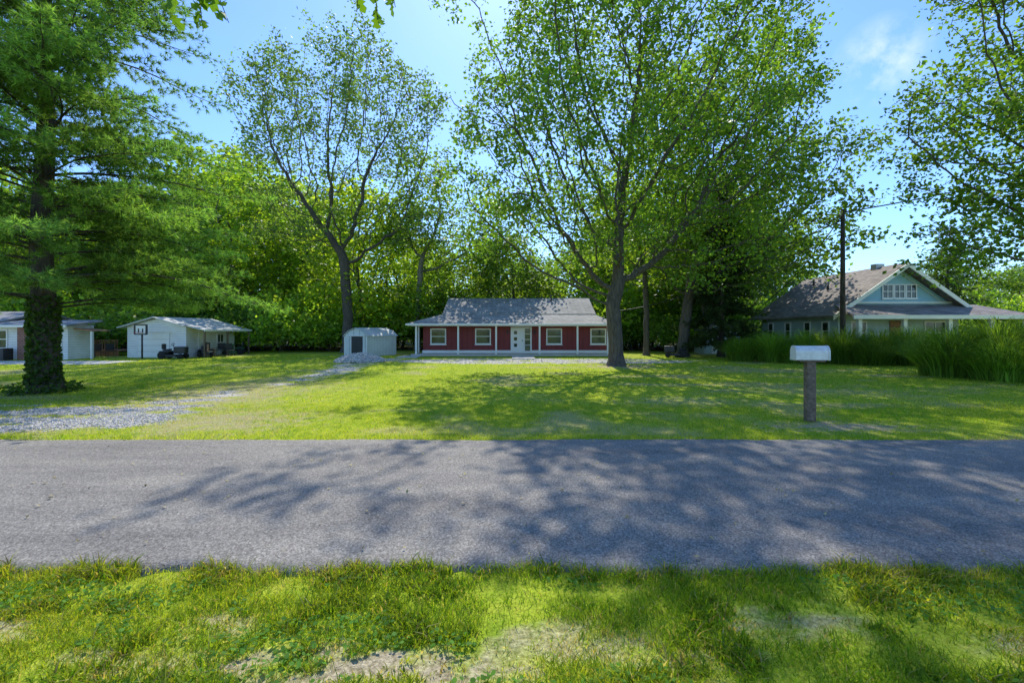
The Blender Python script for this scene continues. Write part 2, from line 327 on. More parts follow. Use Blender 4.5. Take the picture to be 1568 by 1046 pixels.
n=7500; a=rng.rand(n)*6.283; r=np.sqrt(rng.rand(n))*1.5; px=np.cos(a)*r*1.0;py=np.sin(a)*r*0.85
hz=0.56*np.clip(1-(r/1.5),0,1)**0.6*(0.75+0.5*fbm(px*2,py*2,3))
stones('gravel_pile',np.stack([-9.0+px,27+py,hz],-1),0.03+0.045*rng.rand(n)**2,rng,M_stone)
n=2600; x=-9+18*rng.rand(n); nearside=rng.rand(n)<0.7; off=np.abs(rng.randn(n))*0.05
y=np.where(nearside,yedge(x)+off-0.04,yfar(x)-off+0.02); stones('road_edge_chippings',np.stack([x,y,0*x+0.028],-1),0.003+0.007*rng.rand(n)**2,rng,M_stone,None,(0.34,0.31,0.27))
# ------------------------------------------------------------------ trees
def colonize(base,trunk,att,step,kill,rng,maxit=160,trop=0.08,infl=6.0):
    nodes=[np.array(p,float) for p in trunk]; par=[-1]+list(range(len(trunk)-1)); P=np.array(nodes)
    dm=np.linalg.norm(att[:,None]-P[None],axis=2); near=dm.argmin(1); dist=dm.min(1); alive=np.ones(len(att),bool)
    for it in range(maxit):
        k=np.where(alive&(dist<max(infl,dist[alive].min()+0.5 if alive.any() else 0)))[0]
        if len(k)==0: break
        d=nrm(att[k]-P[near[k]]); S=np.zeros_like(P); np.add.at(S,near[k],d)
        idx=np.unique(near[k]); v=nrm(nrm(S[idx])+rng.randn(len(idx),3)*0.16+np.array([0,0,trop])); new=P[idx]+v*step
        dd=np.sqrt(((new[:,None]-P[None,-600:])**2).sum(2)).min(1)
        ok=dd>step*0.35; idx,new=idx[ok],new[ok]
        if len(idx)==0:
            break
        base_i=len(P); P=np.concatenate([P,new]); par+=list(idx)
        ka=np.where(alive)[0]
        dm=np.sqrt(((att[ka][:,None]-new[None])**2).sum(2)); mi=dm.argmin(1); md=dm.min(1); up=md<dist[ka]
        near[ka[up]]=base_i+mi[up]; dist[ka[up]]=md[up]; alive&=dist>kill
        if not alive.any(): break
    return P,np.array(par)
def branches(name,P,par,R0,tip,mat,parent,sides=6,flare=True):
    n=len(P); cnt=np.zeros(n); kids=np.bincount(par[par>=0],minlength=n); cnt[kids==0]=1
    for i in range(n-1,0,-1): cnt[par[i]]+=cnt[i]
    e=math.log(max(cnt[0],2))/math.log(R0/tip); r=tip*cnt**(1/e)
    main=np.full(n,-1); best=np.zeros(n)
    for i in range(1,n):
        if cnt[i]>best[par[i]]: best[par[i]]=cnt[i]; main[par[i]]=i
    if flare: 
        zb=P[0,2]; r=r*(1+0.55*np.clip(1-(P[:,2]-zb)/0.9,0,1)**2*(cnt>cnt[0]*0.6))
    D=np.zeros((n,3)); D[1:]=P[1:]-P[par[1:]]; D[0]=D[1]; D=nrm(D)
    D2=D.copy(); mm=main>=0; D2[mm]=nrm(D[mm]+D[main[mm]])
    ref=nrm(np.array([0.31,0.93,0.17]))
    def ring(c,d,rr):
        u=nrm(np.cross(d,ref)); w=np.cross(d,u); a=np.arange(sides)*2*np.pi/sides
        return c[:,None]+(u[:,None]*np.cos(a)[None,:,None]+w[:,None]*np.sin(a)[None,:,None])*rr[:,None,None]
    ch=np.arange(1,n); pa=par[1:]; ism=(main[pa]==ch)
    A=ring(P[pa],np.where(ism[:,None],D2[pa],D[ch]),np.where(ism,r[pa],np.minimum(r[pa],r[ch]*1.2))); Bq=ring(P[ch],D2[ch],r[ch])
    V=np.concatenate([A,Bq],1).reshape(-1,3); b=(np.arange(n-1)*2*sides)[:,None]; k=np.arange(sides)[None]; k2=(k+1)%sides
    Fc=np.stack([b+k,b+k2,b+k2+sides,b+k+sides],-1).reshape(-1,4)
    o=mesh_np(name,V,[Fc],mat,parent,None,True); return o,cnt,r
def leaves(name,C,size,rng,col,parent,mat=None,flat=0.5,asp=0.32):
    n=len(C); u=nrm(rng.randn(n,3)*[1,1,0.6]+[0,0,-0.25]); nn=nrm(rng.randn(n,3)*(1-flat)+[0,0,flat]); v=nrm(np.cross(nn,u)); w=np.cross(u,v)
    s=size[:,None]; V=np.stack([C-u*s*.5,C+v*s*asp+w*s*.08,C+u*s*.5,C-v*s*asp+w*s*.08],1).reshape(-1,3); i=np.arange(n)*4
    return mesh_np(name,V,[np.stack([i,i+1,i+2,i+3],-1)],mat or M_leaf,parent,np.repeat(col,4,0))
def lcol(C,rng,base,yel=0.35,var=0.35):
    n=len(C); b=np.array(base); y=b*np.array([2.0,1.5,0.9]); t=np.clip(fbm(C[:,0]*.5+C[:,1]*.3,C[:,2]*.5+C[:,1]*.2,3)*2-0.6+rng.randn(n)*.25,0,1)[:,None]*yel
    return (b*(1-t)+y*t)*(1-var+2*var*rng.rand(n,1))
def crown(ell,N,rng,clump=0,cs=0.8):
    w=np.array([e[6] if len(e)>6 else e[3]*e[4]*e[5] for e in ell],float); w/=w.sum(); out=[]
    for e,f in zip(ell,w):
        m=int(N*f); m2=max(1,m if not clump else m//clump); d=nrm(rng.randn(m2,3))*(rng.rand(m2,1)**(1/2.6)); p=np.array(e[:3])+d*np.array(e[3:6])
        if clump: p=np.repeat(p,clump,0)+rng.randn(m2*clump,3)*cs*np.array([1,1,.6])
        out.append(p)
    return np.concatenate(out)
def tree(name,trunk,ell,N,step,kill,R0,nleaf,lsize,sig,base,seed,barkm=None,clump=5,cs=0.7,maxtips=3,sides=6,yel=0.35,loc=None,trop=0.06,flat=0.4,asp=0.36,tip=0.01):
    rng=np.random.RandomState(seed); e=empty(name) if loc is None else None
    att=crown(ell,N,rng,clump,cs); att=att[att[:,2]>1.6]
    T=[np.array(p,float) for p in trunk]; pts=[T[0]]
    for a,b in zip(T[:-1],T[1:]):
        m=max(1,int(np.linalg.norm(b-a)/step)); 
        for j in range(1,m+1): pts.append(a+(b-a)*j/m+rng.randn(3)*0.03*step)
    P,par=colonize(T[0],pts,att,step,kill,rng,trop=trop)
    ob,cnt,r=branches('branches',P,par,R0,tip,barkm or M_bark,e,sides)
    k=np.where((cnt<=maxtips)&(P[:,2]>1.8))[0]
    dens=rng.rand(len(k))**0.7*1.5; rep=np.maximum(1,(nleaf*dens).astype(int))
    kk=np.repeat(k,rep); C=P[kk]+rng.randn(len(kk),3)*sig*np.array([1,1,.7])
    tw=np.repeat(0.7+0.6*rng.rand(len(k)),rep)[:,None]
    lo=leaves('leaves',C,lsize*(0.6+0.7*rng.rand(len(C))),rng,lcol(C,rng,base,yel)*tw,e,flat=flat,asp=asp)
    print(name,'nodes',len(P),'twigs',len(k),'leaves',len(C))
    return e,ob,lo
GM=(0.105,0.2,0.03)
tree('maple_tree',[(5.5,24,-0.1),(5.45,24,1.5),(5.3,24,3.2),(5.6,24,4.4)],
  [(6,24,12,6.0,5.0,6.5),(0.6,23.6,11.5,3.8,4,5.5),(2.6,23,7.0,4.4,3.5,2.4),(9.8,23.6,7.5,3.8,3.4,3.2),(12.2,24.5,13,4.4,4,5.5),(6,24,18.6,6.0,5,4.2),(0.8,23.5,18,3.6,4.2,3.6),(11.5,24,18.3,4,4,3.3)],
  4300,0.4,0.5,0.38,20,0.2,0.3,GM,3,M_bark,clump=13,cs=0.8,sides=8,maxtips=3)
tree('oak_tree',[(12,32,-0.1),(12.1,32,2),(12.6,32,5)],[(13.5,32,10,5,4.5,6),(18,31,13.5,5.0,4,6.5),(13,32,17,5,4,4.5),(17.5,31,19,3.2,3,3.3),(20,31,8.5,3.2,3,3)],
  2600,0.5,0.65,0.36,18,0.27,0.4,(0.085,0.165,0.026),4,M_bark,clump=10,cs=0.9)
tree('locust_tree',[(-13.8,38,-0.1),(-13.7,38,3),(-13.9,38,6)],[(-19.5,38,18.5,4.3,4,7),(-13.2,38,20.5,4.2,4,7),(-8.2,38,18,2.8,3,6.5),(-17,38,11,4,3,3),(-9.5,38,10.5,3.5,3,2.4)],
  3000,0.52,0.65,0.42,19,0.24,0.36,(0.10,0.175,0.05),7,M_bark,clump=9,cs=0.75,yel=.2)
tree('sycamore_tree',[(-8.7,42,-0.1),(-8.7,42,4),(-8.4,42,8)],[(-8.5,42,13,3.2,3,5.0),(-4,43,11,4,3,4)],1200,0.6,0.75,0.28,17,0.32,0.48,(.13,.225,.035),8,M_barkp,clump=6,cs=.9)
tree('hickory_tree',[(9.9,33.5,-0.1),(9.9,33.5,3),(9.8,33.5,6)],[(9.5,33.5,10,4,3,4.5)],700,0.55,0.7,0.2,18,0.3,0.45,(0.15,0.25,0.03),9,clump=4,cs=.8)
tree('overhanging_oak_tree',[(20.5,14.5,-0.1),(20.4,14.5,3),(20.2,14.5,5.5)],[(20,15,9.5,5.4,5.5,4.6),(19.8,14.5,15,5.0,5,4.5),(18.0,15.5,6.2,2.9,3,2.6)],
  3400,0.38,0.5,0.42,26,0.17,0.3,(0.09,0.175,0.025),12,clump=9,cs=.62)
forest=empty('distant_forest_trees')
var=[]
for sdd,(el) in enumerate([[(0,0,11,4.2,4.2,6.5),(0,0,5,3.8,3.8,3)],[(0.8,0,12.5,3.8,4,5.5),(-1.5,0,7,3.8,3.5,4)],[(0,0,10,4.8,4.8,5.0),(0.5,0.5,15,3,3,3)],[(0,0,12,3.0,3.2,5.5),(1.5,0,7,2.8,2.6,3)]]):
    e,ob,lo=tree('f',[(0,0,-0.1),(0.1,0,2),(0.1,0.1,3.6)],el,950,0.65,0.8,0.26,16,0.42,0.55,[(0.10,0.185,0.028),(0.14,0.245,0.034),(0.085,0.16,0.028),(0.19,0.30,0.04)][sdd],20+sdd,clump=9,cs=1.0,loc=1,sides=5,maxtips=4,yel=.6)
    var.append((ob.data,lo.data)); bpy.data.objects.remove(ob); bpy.data.objects.remove(lo)
shr=[]
for q,bc in enumerate([(0.10,0.19,0.028),(0.19,0.31,0.038)]):
    e,ob,lo=tree('f',[(0,0,-0.1),(0.1,0,0.8)],[(0,0,2.6,2.8,2.6,1.9)],260,0.4,0.6,0.1,22,0.3,0.42,bc,31+q,clump=3,cs=.5,loc=1,sides=4,maxtips=5,yel=.6)
    shr.append((ob.data,lo.data)); bpy.data.objects.remove(ob); bpy.data.objects.remove(lo)
rng=np.random.RandomState(77); kk=0
def inst(pair,x,y,sx,sz,parent,nm):
    r=rng.rand()*6.28
    for dta,t in zip(pair,('wood','leaves')):
        o=bpy.data.objects.new('%s_%s'%(nm,t),dta); o.location=(x,y,0 if nm!='shrub' else -0.9*sz); o.rotation_euler=(0,0,r); o.scale=(sx,sx,sz); link(o,parent)
def hgt(px):
    return float(np.interp(px,[-1.4,-0.85,-0.7,-0.55,-0.45,-0.25,-0.12,0.1,0.22,0.45,0.6,0.7,1.3],[18,15,19,21,16,13,9.5,9.5,15,16,14,11.0,12]))
for row,(yy,dx) in enumerate([(47,7),(55,7.5),(64,9),(77,11)]):
    xx=-yy*1.3
    while xx<yy*1.3:
        x=xx+rng.randn()*1.6;y=yy+rng.randn()*2.2; b=x/y
        if not (b>0.50 and y<66):
            H=hgt(b)*(0.75+0.45*rng.rand())*(y/50)**0.35
            sz=H/17; inst(var[rng.choice(4,p=[.28,.27,.2,.25])],x,y,sz**0.6*(1.0+.3*rng.rand()),sz,forest,'tree')
        xx+=dx*(0.7+.6*rng.rand())
for x,y,H in [(16.5,38.5,14),(20.5,44,15)]: inst(var[2],x,y,1.0,H/17,forest,'tree')
shrubs=empty('woodland_undergrowth')
for yy,dx in ((43.5,3.8),(50,3.8),(59,4.4)):
    for xx in np.arange(-yy*1.2,yy*1.2,dx):
        b=xx/yy
        if b>0.5 and yy<55: continue
        inst(shr[rng.randint(2)],xx+rng.randn(),yy+rng.randn(),1.1+.4*rng.rand(),0.9+.9*rng.rand(),shrubs,'shrub')
for x,y,s in [(-24,40,1),(-20,39.5,1.1),(-30,38,1.2),(-16.5,41,.8),(11,42,1),(16,45,1.2),(19,44,1.3),(14,38,0.8),(33.5,33,.8),(-34,40,1.2),(-38,40,1.2)]:
    inst(shr[rng.randint(2)],x,y,s,s,shrubs,'shrub')
# conifers
def pine(name,x0,y0,H,Lf,zs,R0,dens,base,seed,nl=0.14,nw=0.009,dz=0.5,droop=0.25,sub=0.34,tsp=0.17,barkm=None,nn=14,nbr=(4,7)):
    rng=np.random.RandomState(seed); e=empty(name); nb=[];tp=[];td=[];segs=[]
    z=zs
    while z<H-0.3:
        for b in range(rng.randint(*nbr)):
            a=rng.rand()*6.28; L=Lf(z)*(0.6+0.5*rng.rand()); zz=z+rng.randn()*.12
            n=max(3,int(L/0.3)); p=np.array([x0,y0,zz]); d=np.array([math.cos(a),math.sin(a),0.30+0.3*(z/H)]); pts=[p]
            for j in range(n):
                d=nrm(d+np.array([rng.randn()*.06,rng.randn()*.06,-droop*(0.5 if j<n*.7 else -0.6)*0.35])); p=p+d*L/n; pts.append(p)
            r=0.008+0.006*L
            segs.append((pts,[r*(1-0.85*j/n) for j in range(n+1)]))
            for j in range(1,n+1):
                t=j/n
                if t<0.15: continue
                for sgn in (-1,1):
                    if j==n and sgn==1: dd=nrm(pts[j]-pts[j-1]); sl=0.35
                    else:
                        dd0=nrm(pts[j]-pts[j-1]); side=nrm(np.cross(dd0,[0,0,1]))*sgn; dd=nrm(dd0*0.75+side*0.8+[0,0,0.05+rng.randn()*.25]); sl=sub*L*(1.05-t)*0.9+0.28
                    m=max(1,int(sl/tsp*dens)); q=pts[j]+0.0
                    segs.append(([q,q+dd*sl],[0.006,0.002]))
                    for s in range(m):
                        f=(s+0.5)/m; tp.append(q+dd*sl*(0.15+0.85*f)+rng.randn(3)*0.06); td.append(nrm(dd+rng.randn(3)*.3+np.array([0,0,.25])))
        z+=dz*(0.8+.4*rng.rand())
    V=[];Fc=[];off=0
    def addtube(pts,rr,sides):
        nonlocal off
        pts=np.array(pts); n=len(pts); d=np.zeros_like(pts); d[:-1]=pts[1:]-pts[:-1]; d[-1]=d[-2]; d=nrm(d); u=nrm(np.cross(d,[0.3,0.2,0.93] if abs(d[0,2])<.8 else [1,0.1,0])); w=np.cross(d,u); a=np.arange(sides)*2*np.pi/sides
        rg=pts[:,None]+(u[:,None]*np.cos(a)[None,:,None]+w[:,None]*np.sin(a)[None,:,None])*np.array(rr)[:,None,None]
        V.append(rg.reshape(-1,3)); k=np.arange(sides);k2=(k+1)%sides
        for i in range(n-1): Fc.append(np.stack([off+i*sides+k,off+i*sides+k2,off+(i+1)*sides+k2,off+(i+1)*sides+k],-1))
        off+=n*sides
    zt=np.linspace(-0.1,H,30); addtube([[x0+.04*math.sin(q),y0+.04*math.cos(q*.7),q] for q in zt],[R0*(1-0.93*max(q,0)/H)*(1+0.5*max(0,1-max(q,0)/0.8)**2) for q in zt],12)
    for pts,rr in segs: addtube(pts,rr,4)
    mesh_np('branches',np.concatenate(V),[np.concatenate(Fc)],barkm or M_barkd,e,None,True)
    tp=np.array(tp);td=np.array(td); C=np.repeat(tp,nn,0); Dd=nrm(np.repeat(td,nn,0)*0.9+rng.randn(len(C),3)*0.6)
    sd=nrm(np.cross(Dd,rng.randn(len(C),3)))*nw; ln=(nl*(0.7+.6*rng.rand(len(C))))[:,None]
    V=np.stack([C-sd,C+sd,C+Dd*ln+[0,0,-0.015]],1).reshape(-1,3); i=np.arange(len(C))*3
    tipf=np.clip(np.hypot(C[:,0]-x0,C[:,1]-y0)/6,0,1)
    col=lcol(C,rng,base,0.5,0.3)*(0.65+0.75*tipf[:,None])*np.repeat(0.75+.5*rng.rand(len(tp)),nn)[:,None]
    mesh_np('needles',V,[np.stack([i,i+1,i+2],-1)],M_needle,e,np.repeat(col,3,0)); print(name,len(C)); return e
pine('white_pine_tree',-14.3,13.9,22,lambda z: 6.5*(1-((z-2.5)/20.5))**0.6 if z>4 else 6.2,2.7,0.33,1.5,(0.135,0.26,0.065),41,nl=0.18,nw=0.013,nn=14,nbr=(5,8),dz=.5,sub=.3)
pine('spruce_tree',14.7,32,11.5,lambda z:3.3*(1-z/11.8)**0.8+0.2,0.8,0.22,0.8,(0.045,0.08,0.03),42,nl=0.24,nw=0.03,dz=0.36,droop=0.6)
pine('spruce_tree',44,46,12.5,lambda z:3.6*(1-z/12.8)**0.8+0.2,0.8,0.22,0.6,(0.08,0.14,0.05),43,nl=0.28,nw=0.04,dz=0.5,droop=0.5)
rng=np.random.RandomState(9); n=2600; a=rng.rand(n)*6.28; z=2.9*rng.rand(n)**1.3; rr=0.30*(1+0.5*np.clip(1-z/.8,0,1)**2)+rng.rand(n)*0.1+ (z<0.25)*rng.rand(n)*0.5
C=np.stack([-14.3+np.cos(a)*rr,13.9+np.sin(a)*rr,z+.02],-1); leaves('ivy_vine',C,0.09+0.05*rng.rand(n),rng,lcol(C,rng,(0.05,0.10,0.02)),None,flat=0.1,asp=.45)
n=260; x=-8+16*rng.rand(n); y=3.7+4*rng.rand(n)
leaves('fallen_leaves',np.stack([x,y,0*x+0.055],-1),0.02+0.03*rng.rand(n),rng,np.array([0.45,0.36,0.14])*(0.5+.8*rng.rand(n,1)),None,M_stone,flat=0.93,asp=.4)
# ornamental grass
def ornamental(name,cl,per,seed):
    rng=np.random.RandomState(seed); Vs=[];cs=[]
    seg=6
    for cx,cy,rad,H in cl:
        n=per; a=rng.rand(n)*6.283; r=np.sqrt(rng.rand(n))*rad*0.55; b=np.stack([cx+np.cos(a)*r,cy+np.sin(a)*r,0*a],-1); a2=a+rng.randn(n)*.5
        out=np.stack([np.cos(a2),np.sin(a2),0*a],-1); edge=r/(rad*.55); L=H*(1.12-0.55*edge**2)*(0.75+.35*rng.rand(n)); sp=(0.35+0.8*rng.rand(n))*rad*(0.45+0.65*edge)
        sd=np.stack([-np.sin(a2+rng.randn(n)),np.cos(a2),0*a],-1)*0.012; pts=[]
        for j in range(seg):
            t=j/(seg-1); p=b+out*(sp*t**1.5)[:,None]+np.array([0,0,1.])*(L*(1.6*t-0.95*t**2.3)*1.2)[:,None]; w=(1-t)**0.7 if j<seg-1 else 0.05
            pts+= [p-sd*w,p+sd*w]
        Vs.append(np.stack(pts,1)); cs.append(np.array([0.21,0.35,0.05])*(0.4+1.0*rng.rand(n,1))*(0.75+.4*rng.rand()))
    V=np.concatenate(Vs); c=np.concatenate(cs); n=len(V); k=2*seg; i=(np.arange(n)*k)[:,None]; j=np.arange(seg-1)[None]*2
    Fc=np.stack([i+j,i+j+1,i+j+3,i+j+2],-1).reshape(-1,4); mesh_np(name,V.reshape(-1,3),[Fc],M_grass,None,np.repeat(c,k,0))
ornamental('ornamental_grass_hedge',[(13.9,27.6,1.2,1.5),(15.4,27.0,1.4,1.9),(17.0,26.2,1.5,1.95),(18.5,25.4,1.5,2.1),(20.0,24.8,1.6,2.0),(21.2,24.2,1.5,2.2),(16.2,26.0,1.1,1.3),(19.2,24.4,1.2,1.4)],1700,51)
ornamental('ornamental_grass_hedge',[(17.9,18.6,1.7,2.1),(19.3,18.0,1.8,2.4),(21.0,17.6,1.8,2.3),(22.6,17.2,1.7,2.3),(18.3,17.0,1.5,1.6),(19.6,16.4,1.6,1.8),(21,16,1.5,1.8)],2500,52)
# ------------------------------------------------------------------ overhead branch near camera
ob=empty('roadside_oak_tree')
tube('trunk',[(-3.6,-5,-0.1),(-3.6,-5,3),(-3.5,-4.8,7),(-3.3,-4.6,11)],[0.42,0.33,0.27,0.14],M_bark,ob,12)
LV=[];LF=[];rng=np.random.RandomState(3)
shape=[(0,0),(.16,.10),(.30,.30),(.36,.12),(.55,.36),(.62,.13),(.82,.26),(1,0),(.82,-.26),(.62,-.13),(.55,-.36),(.36,-.12),(.30,-.30),(.16,-.10)]
def sprig(p0,p1,nl,ls):
    p0=Vector(p0);p1=Vector(p1); pts=[p0.lerp(p1,t) for t in (0,.33,.66,1)]
    tube('twig',pts,[0.012,0.009,0.006,0.003],M_bark,ob,5)
    for i in range(nl):
        t=0.35+0.65*i/nl; c=p0.lerp(p1,t); dr=Vector(((rng.rand()-.5)*1.3,(rng.rand()-.5)*1.3,-0.5-0.6*rng.rand())).normalized(); up=Vector(rng.randn(3)).normalized(); s=dr.cross(up).normalized(); L=ls*(.7+.5*rng.rand())
        b=len(LV)
        for (u,v) in shape: LV.append(c+dr*(u*L)+s*(v*L)+up*0.02*math.sin(u*3))
        LF.append(tuple(range(b,b+len(shape))))
limb=[(-3.5,-4.7,6.5),(-3.2,-1,7.0),(-2.7,2,6.3),(-2.6,3.6,5.6)]
tube('limb_1',limb,[0.14,0.10,0.06,0.03],M_bark,ob,8); tube('limb_2',[(-3.1,-0.5,6.95),(-2,2,6.6),(-1.2,3.8,5.7)],[0.07,0.05,0.02],M_bark,ob,8)
for a,b,c in [((-2.6,3.6,5.6),(-2.75,4.05,4.57),20),((-2.6,3.4,5.7),(-3.0,4.0,4.62),18),((-2.7,3.5,5.6),(-2.55,4.1,4.66),10),((-1.2,3.8,5.7),(-1.2,4.05,4.66),16),((-1.2,3.8,5.7),(-1.4,4.1,4.76),10),((-1.2,3.7,5.7),(-1.05,4.1,4.8),10),((-1.3,3.7,5.7),(-1.85,4.1,4.86),5),((-1.2,3.8,5.7),(-0.75,4.1,4.86),5)]: sprig(a,b,c,0.14)
lf=pymesh('leaves',LV,LF,M_leaf,ob); a=lf.data.color_attributes.new('Col','FLOAT_COLOR','POINT'); a.data.foreach_set('color',np.tile([0.08,0.16,0.015,1],len(LV)).astype(np.float32))
# ------------------------------------------------------------------ buildings
def window(parent,x,y,z0,w,h,fr=0.08,axis='y',grid=(1,1),mat=None):
    mat=mat or M_white
    def bx(n,a0,a1,d0,d1,zz0,zz1,m):
        if axis=='y': return box(n,a0,a1,y-d1,y-d0,zz0,zz1,m,parent)
        if axis=='x-': return box(n,x-d1,x-d0,a0,a1,zz0,zz1,m,parent)
        return box(n,x+d0,x+d1,a0,a1,zz0,zz1,m,parent)
    c=x if axis=='y' else y; a0=c-w/2;a1=c+w/2;z1=z0+h
    bx('window_glass',a0+fr,a1-fr,0.004,0.02,z0+fr,z1-fr,M_glass)
    bx('window_frame',a0,a1,0.003,0.06,z0,z0+fr,mat);bx('window_frame',a0,a1,0.003,0.06,z1-fr,z1,mat)
    bx('window_frame',a0,a0+fr,0.003,0.058,z0+fr,z1-fr,mat);bx('window_frame',a1-fr,a1,0.003,0.058,z0+fr,z1-fr,mat)
    bx('window_sill',a0-0.04,a1+0.04,0.003,0.09,z0-0.05,z0-0.002,mat)
    for i in range(1,grid[0]+1-0):
        if grid[0]>1 and i<grid[0]: u=a0+w*i/grid[0]; bx('mullion',u-.025,u+.025,0.022,0.05,z0+fr,z1-fr,mat)
    for i in range(1,grid[1]):
        u=z0+h*i/grid[1]; bx('meeting_rail',a0+fr,a1-fr,0.022,0.045,u-.025,u+.025,mat)
h=empty('red_ranch_house')
box('walls',-6.75,7.3,34.6,41.6,0.1,2.42,M_red,h)
box('porch_slab',-7.3,7.35,32.9,34.59,0,0.13,M_conc,h); box('foundation_trim',-6.8,7.34,34.52,34.6,0.13,0.34,M_white,h)
zb=3.15;ze=2.34
slab('lower_roof_front',[(-7.6,32.6,ze),(7.5,32.6,ze),(6.2,35,zb),(-5.1,35,zb)],0.1,M_shing,h)
slab('lower_roof_back',[(-5.1,41,zb),(6.2,41,zb),(7.5,43.4,ze),(-7.6,43.4,ze)],0.1,M_shing,h)
slab('lower_roof_west',[(-7.6,32.6,ze),(-5.1,35,zb),(-5.1,41,zb),(-7.6,43.4,ze)],0.1,M_shing,h)
slab('lower_roof_east',[(6.2,35,zb),(7.5,32.6,ze),(7.5,43.4,ze),(6.2,41,zb)],0.1,M_shing,h)
slab('upper_roof_front',[(-5.3,34.7,3.1),(6.4,34.7,3.1),(6.4,38,4.52),(-5.3,38,4.52)],0.12,M_shing,h)
slab('upper_roof_back',[(-5.3,38,4.52),(6.4,38,4.52),(6.4,41.3,3.1),(-5.3,41.3,3.1)],0.12,M_shing,h)
for xg in (-5.0,6.1): pymesh('gable',[(xg,35,3.0),(xg,41,3.0),(xg,38,4.38)],[(0,1,2)],M_red,h)
box('gutter',-7.62,7.52,32.5,32.6,ze-0.13,ze+0.0,M_white,h,0.01); box('porch_ceiling',-7.45,7.4,32.7,34.5,2.16,2.2,M_white,h)
for x in (-6.95,-3.9,-1.15,2.0,4.75,6.95): box('porch_post',x-.06,x+.06,32.95,33.07,0.13,2.16,M_white,h)
for y in (35.5,38): box('porch_post',-7.35,-7.23,y,y+.12,0.1,2.2,M_white,h)
for x in (-5.6,-2.2,3.2,6.55): window(h,x,34.6,0.78,1.2,1.22,0.09,grid=(1,2))
box('door_frame',-0.1,1.5,34.53,34.6,0.14,2.12,M_white,h); box('door',0.0,0.85,34.48,34.53,0.15,2.05,M_white,h)
for i in range(3): box('door_light',0.15,0.38,34.46,34.48,0.6+0.48*i,0.85+0.48*i,M_glass,h)
box('sidelight',0.98,1.38,34.5,34.53,0.3,2.0,M_glass,h)
for i in (1,2,3): box('sidelight_bar',0.98,1.38,34.485,34.5,0.3+.42*i,0.34+.42*i,M_white,h)
box('door_handle',0.76,0.8,34.44,34.48,1.0,1.14,M_dark,h)
box('wall_lamp',-0.4,-0.28,34.5,34.6,1.6,1.85,M_dark,h,0.02); box('wall_lamp',1.65,1.77,34.5,34.6,1.6,1.85,M_dark,h,0.02)
tube('roof_vent',[(3.2,37.3,4.1),(3.2,37.3,4.75)],0.06,M_dark,h)
box('path',0.0,1.5,29.2,32.88,-.05,0.06,M_conc,None).name='concrete_walkway'
box('p',-7.8,-6.4,30.5,33,-.05,0.05,M_conc,None).name='concrete_pad'
# shed
s=empty('garden_shed',(-10.6,34.2,0),R(-32)); W=1.2
prof=[(-W,1.5),(-W*0.62,1.78),(0,2.0),(W*0.62,1.78),(W,1.5)]
body=[(-W,0)]+prof+[(W,0)]; V=[(x,-1.4,z) for x,z in body]+[(x,1.4,z) for x,z in body]; n=len(body)
M_shedw=siding('shed_white_metal',(0.7,0.72,0.70),0.2,True)
pymesh('body',V,[tuple(range(n)),tuple(range(2*n-1,n-1,-1))]+[(i,i+n,(i+1)%n+n,(i+1)%n) for i in range(n)],M_shedw,s)
pr=[(-W-.1,1.44)]+[(x*1.03,z+.05) for x,z in prof[1:-1]]+[(W+.1,1.44)]
V=[(x,-1.5,z) for x,z in pr]+[(x,1.5,z) for x,z in pr]; n=len(pr)
o=pymesh('roof',V,[(i,i+1,i+1+n,i+n) for i in range(n-1)],M_metalroof,s); m=o.modifiers.new('s','SOLIDIFY'); m.thickness=0.03
box('door_opening',-0.4,0.75,-1.43,-1.403,0.06,1.42,M_dark,s); box('door_panel',-0.98,-0.42,-1.45,-1.403,0.06,1.42,M_shedw,s); box('door_rail',-1.05,1.05,-1.47,-1.403,1.44,1.5,M_white,s)
for x in (-W,W): box('corner_trim',x-.04,x+.04,-1.44,-1.403,0.02,1.42,M_white,s)
# garage
g=empty('detached_garage')
V=[(-26.2,31,0),(-22.2,31,0),(-22.2,31,2.1),(-24.2,31,2.66),(-26.2,31,2.1)]; V2=[(x,36.4,z) for x,_,z in V]; n=5
pymesh('walls',V+V2,[(0,1,2,3,4),(9,8,7,6,5)]+[(i,i+n,(i+1)%n+n,(i+1)%n) for i in range(n)],M_wsid,g)
slab('roof_west',[(-26.6,30.6,2.07),(-24.2,30.6,2.78),(-24.2,36.7,2.78),(-26.6,36.7,2.07)],0.06,M_metalroof,g)
slab('roof_east',[(-24.2,30.6,2.78),(-22.1,30.6,2.18),(-22.1,36.7,2.18),(-24.2,36.7,2.78)],0.06,M_metalroof,g)
slab('lean_to_roof',[(-22.1,30.9,2.17),(-20.9,30.9,1.9),(-20.9,36.5,1.9),(-22.1,36.5,2.17)],0.06,M_metalroof,g)
box('fascia',-20.9,-20.85,30.9,36.5,1.78,1.91,M_white,g)
for x,y in ((-21,31.1),(-21,33.6),(-21,36.3)): box('post',x-.05,x+.05,y-.05,y+.05,0,1.82,M_wood,g)
box('side_door',-22.19,-22.14,32.2,33.0,0.02,1.9,M_white,g); window(g,-22.2,34.6,0.9,0.8,0.7,0.06,axis='x+',grid=(2,1))
box('garage_door',-25.4,-23.3,30.93,30.995,0.02,1.65,M_white,g)
for i in range(1,4): box('door_groove',-25.4,-23.3,30.92,30.93,0.41*i,0.41*i+.025,M_conc,g)
box('door_trim',-25.5,-23.2,30.95,30.997,1.66,1.76,M_cream,g)
bh=empty('basketball_hoop'); tube('pole',[(-24.3,29.9,0),(-24.3,29.9,1.9)],0.05,M_dark,bh); box('backboard',-24.65,-23.95,29.78,29.82,1.62,2.2,M_white,bh)
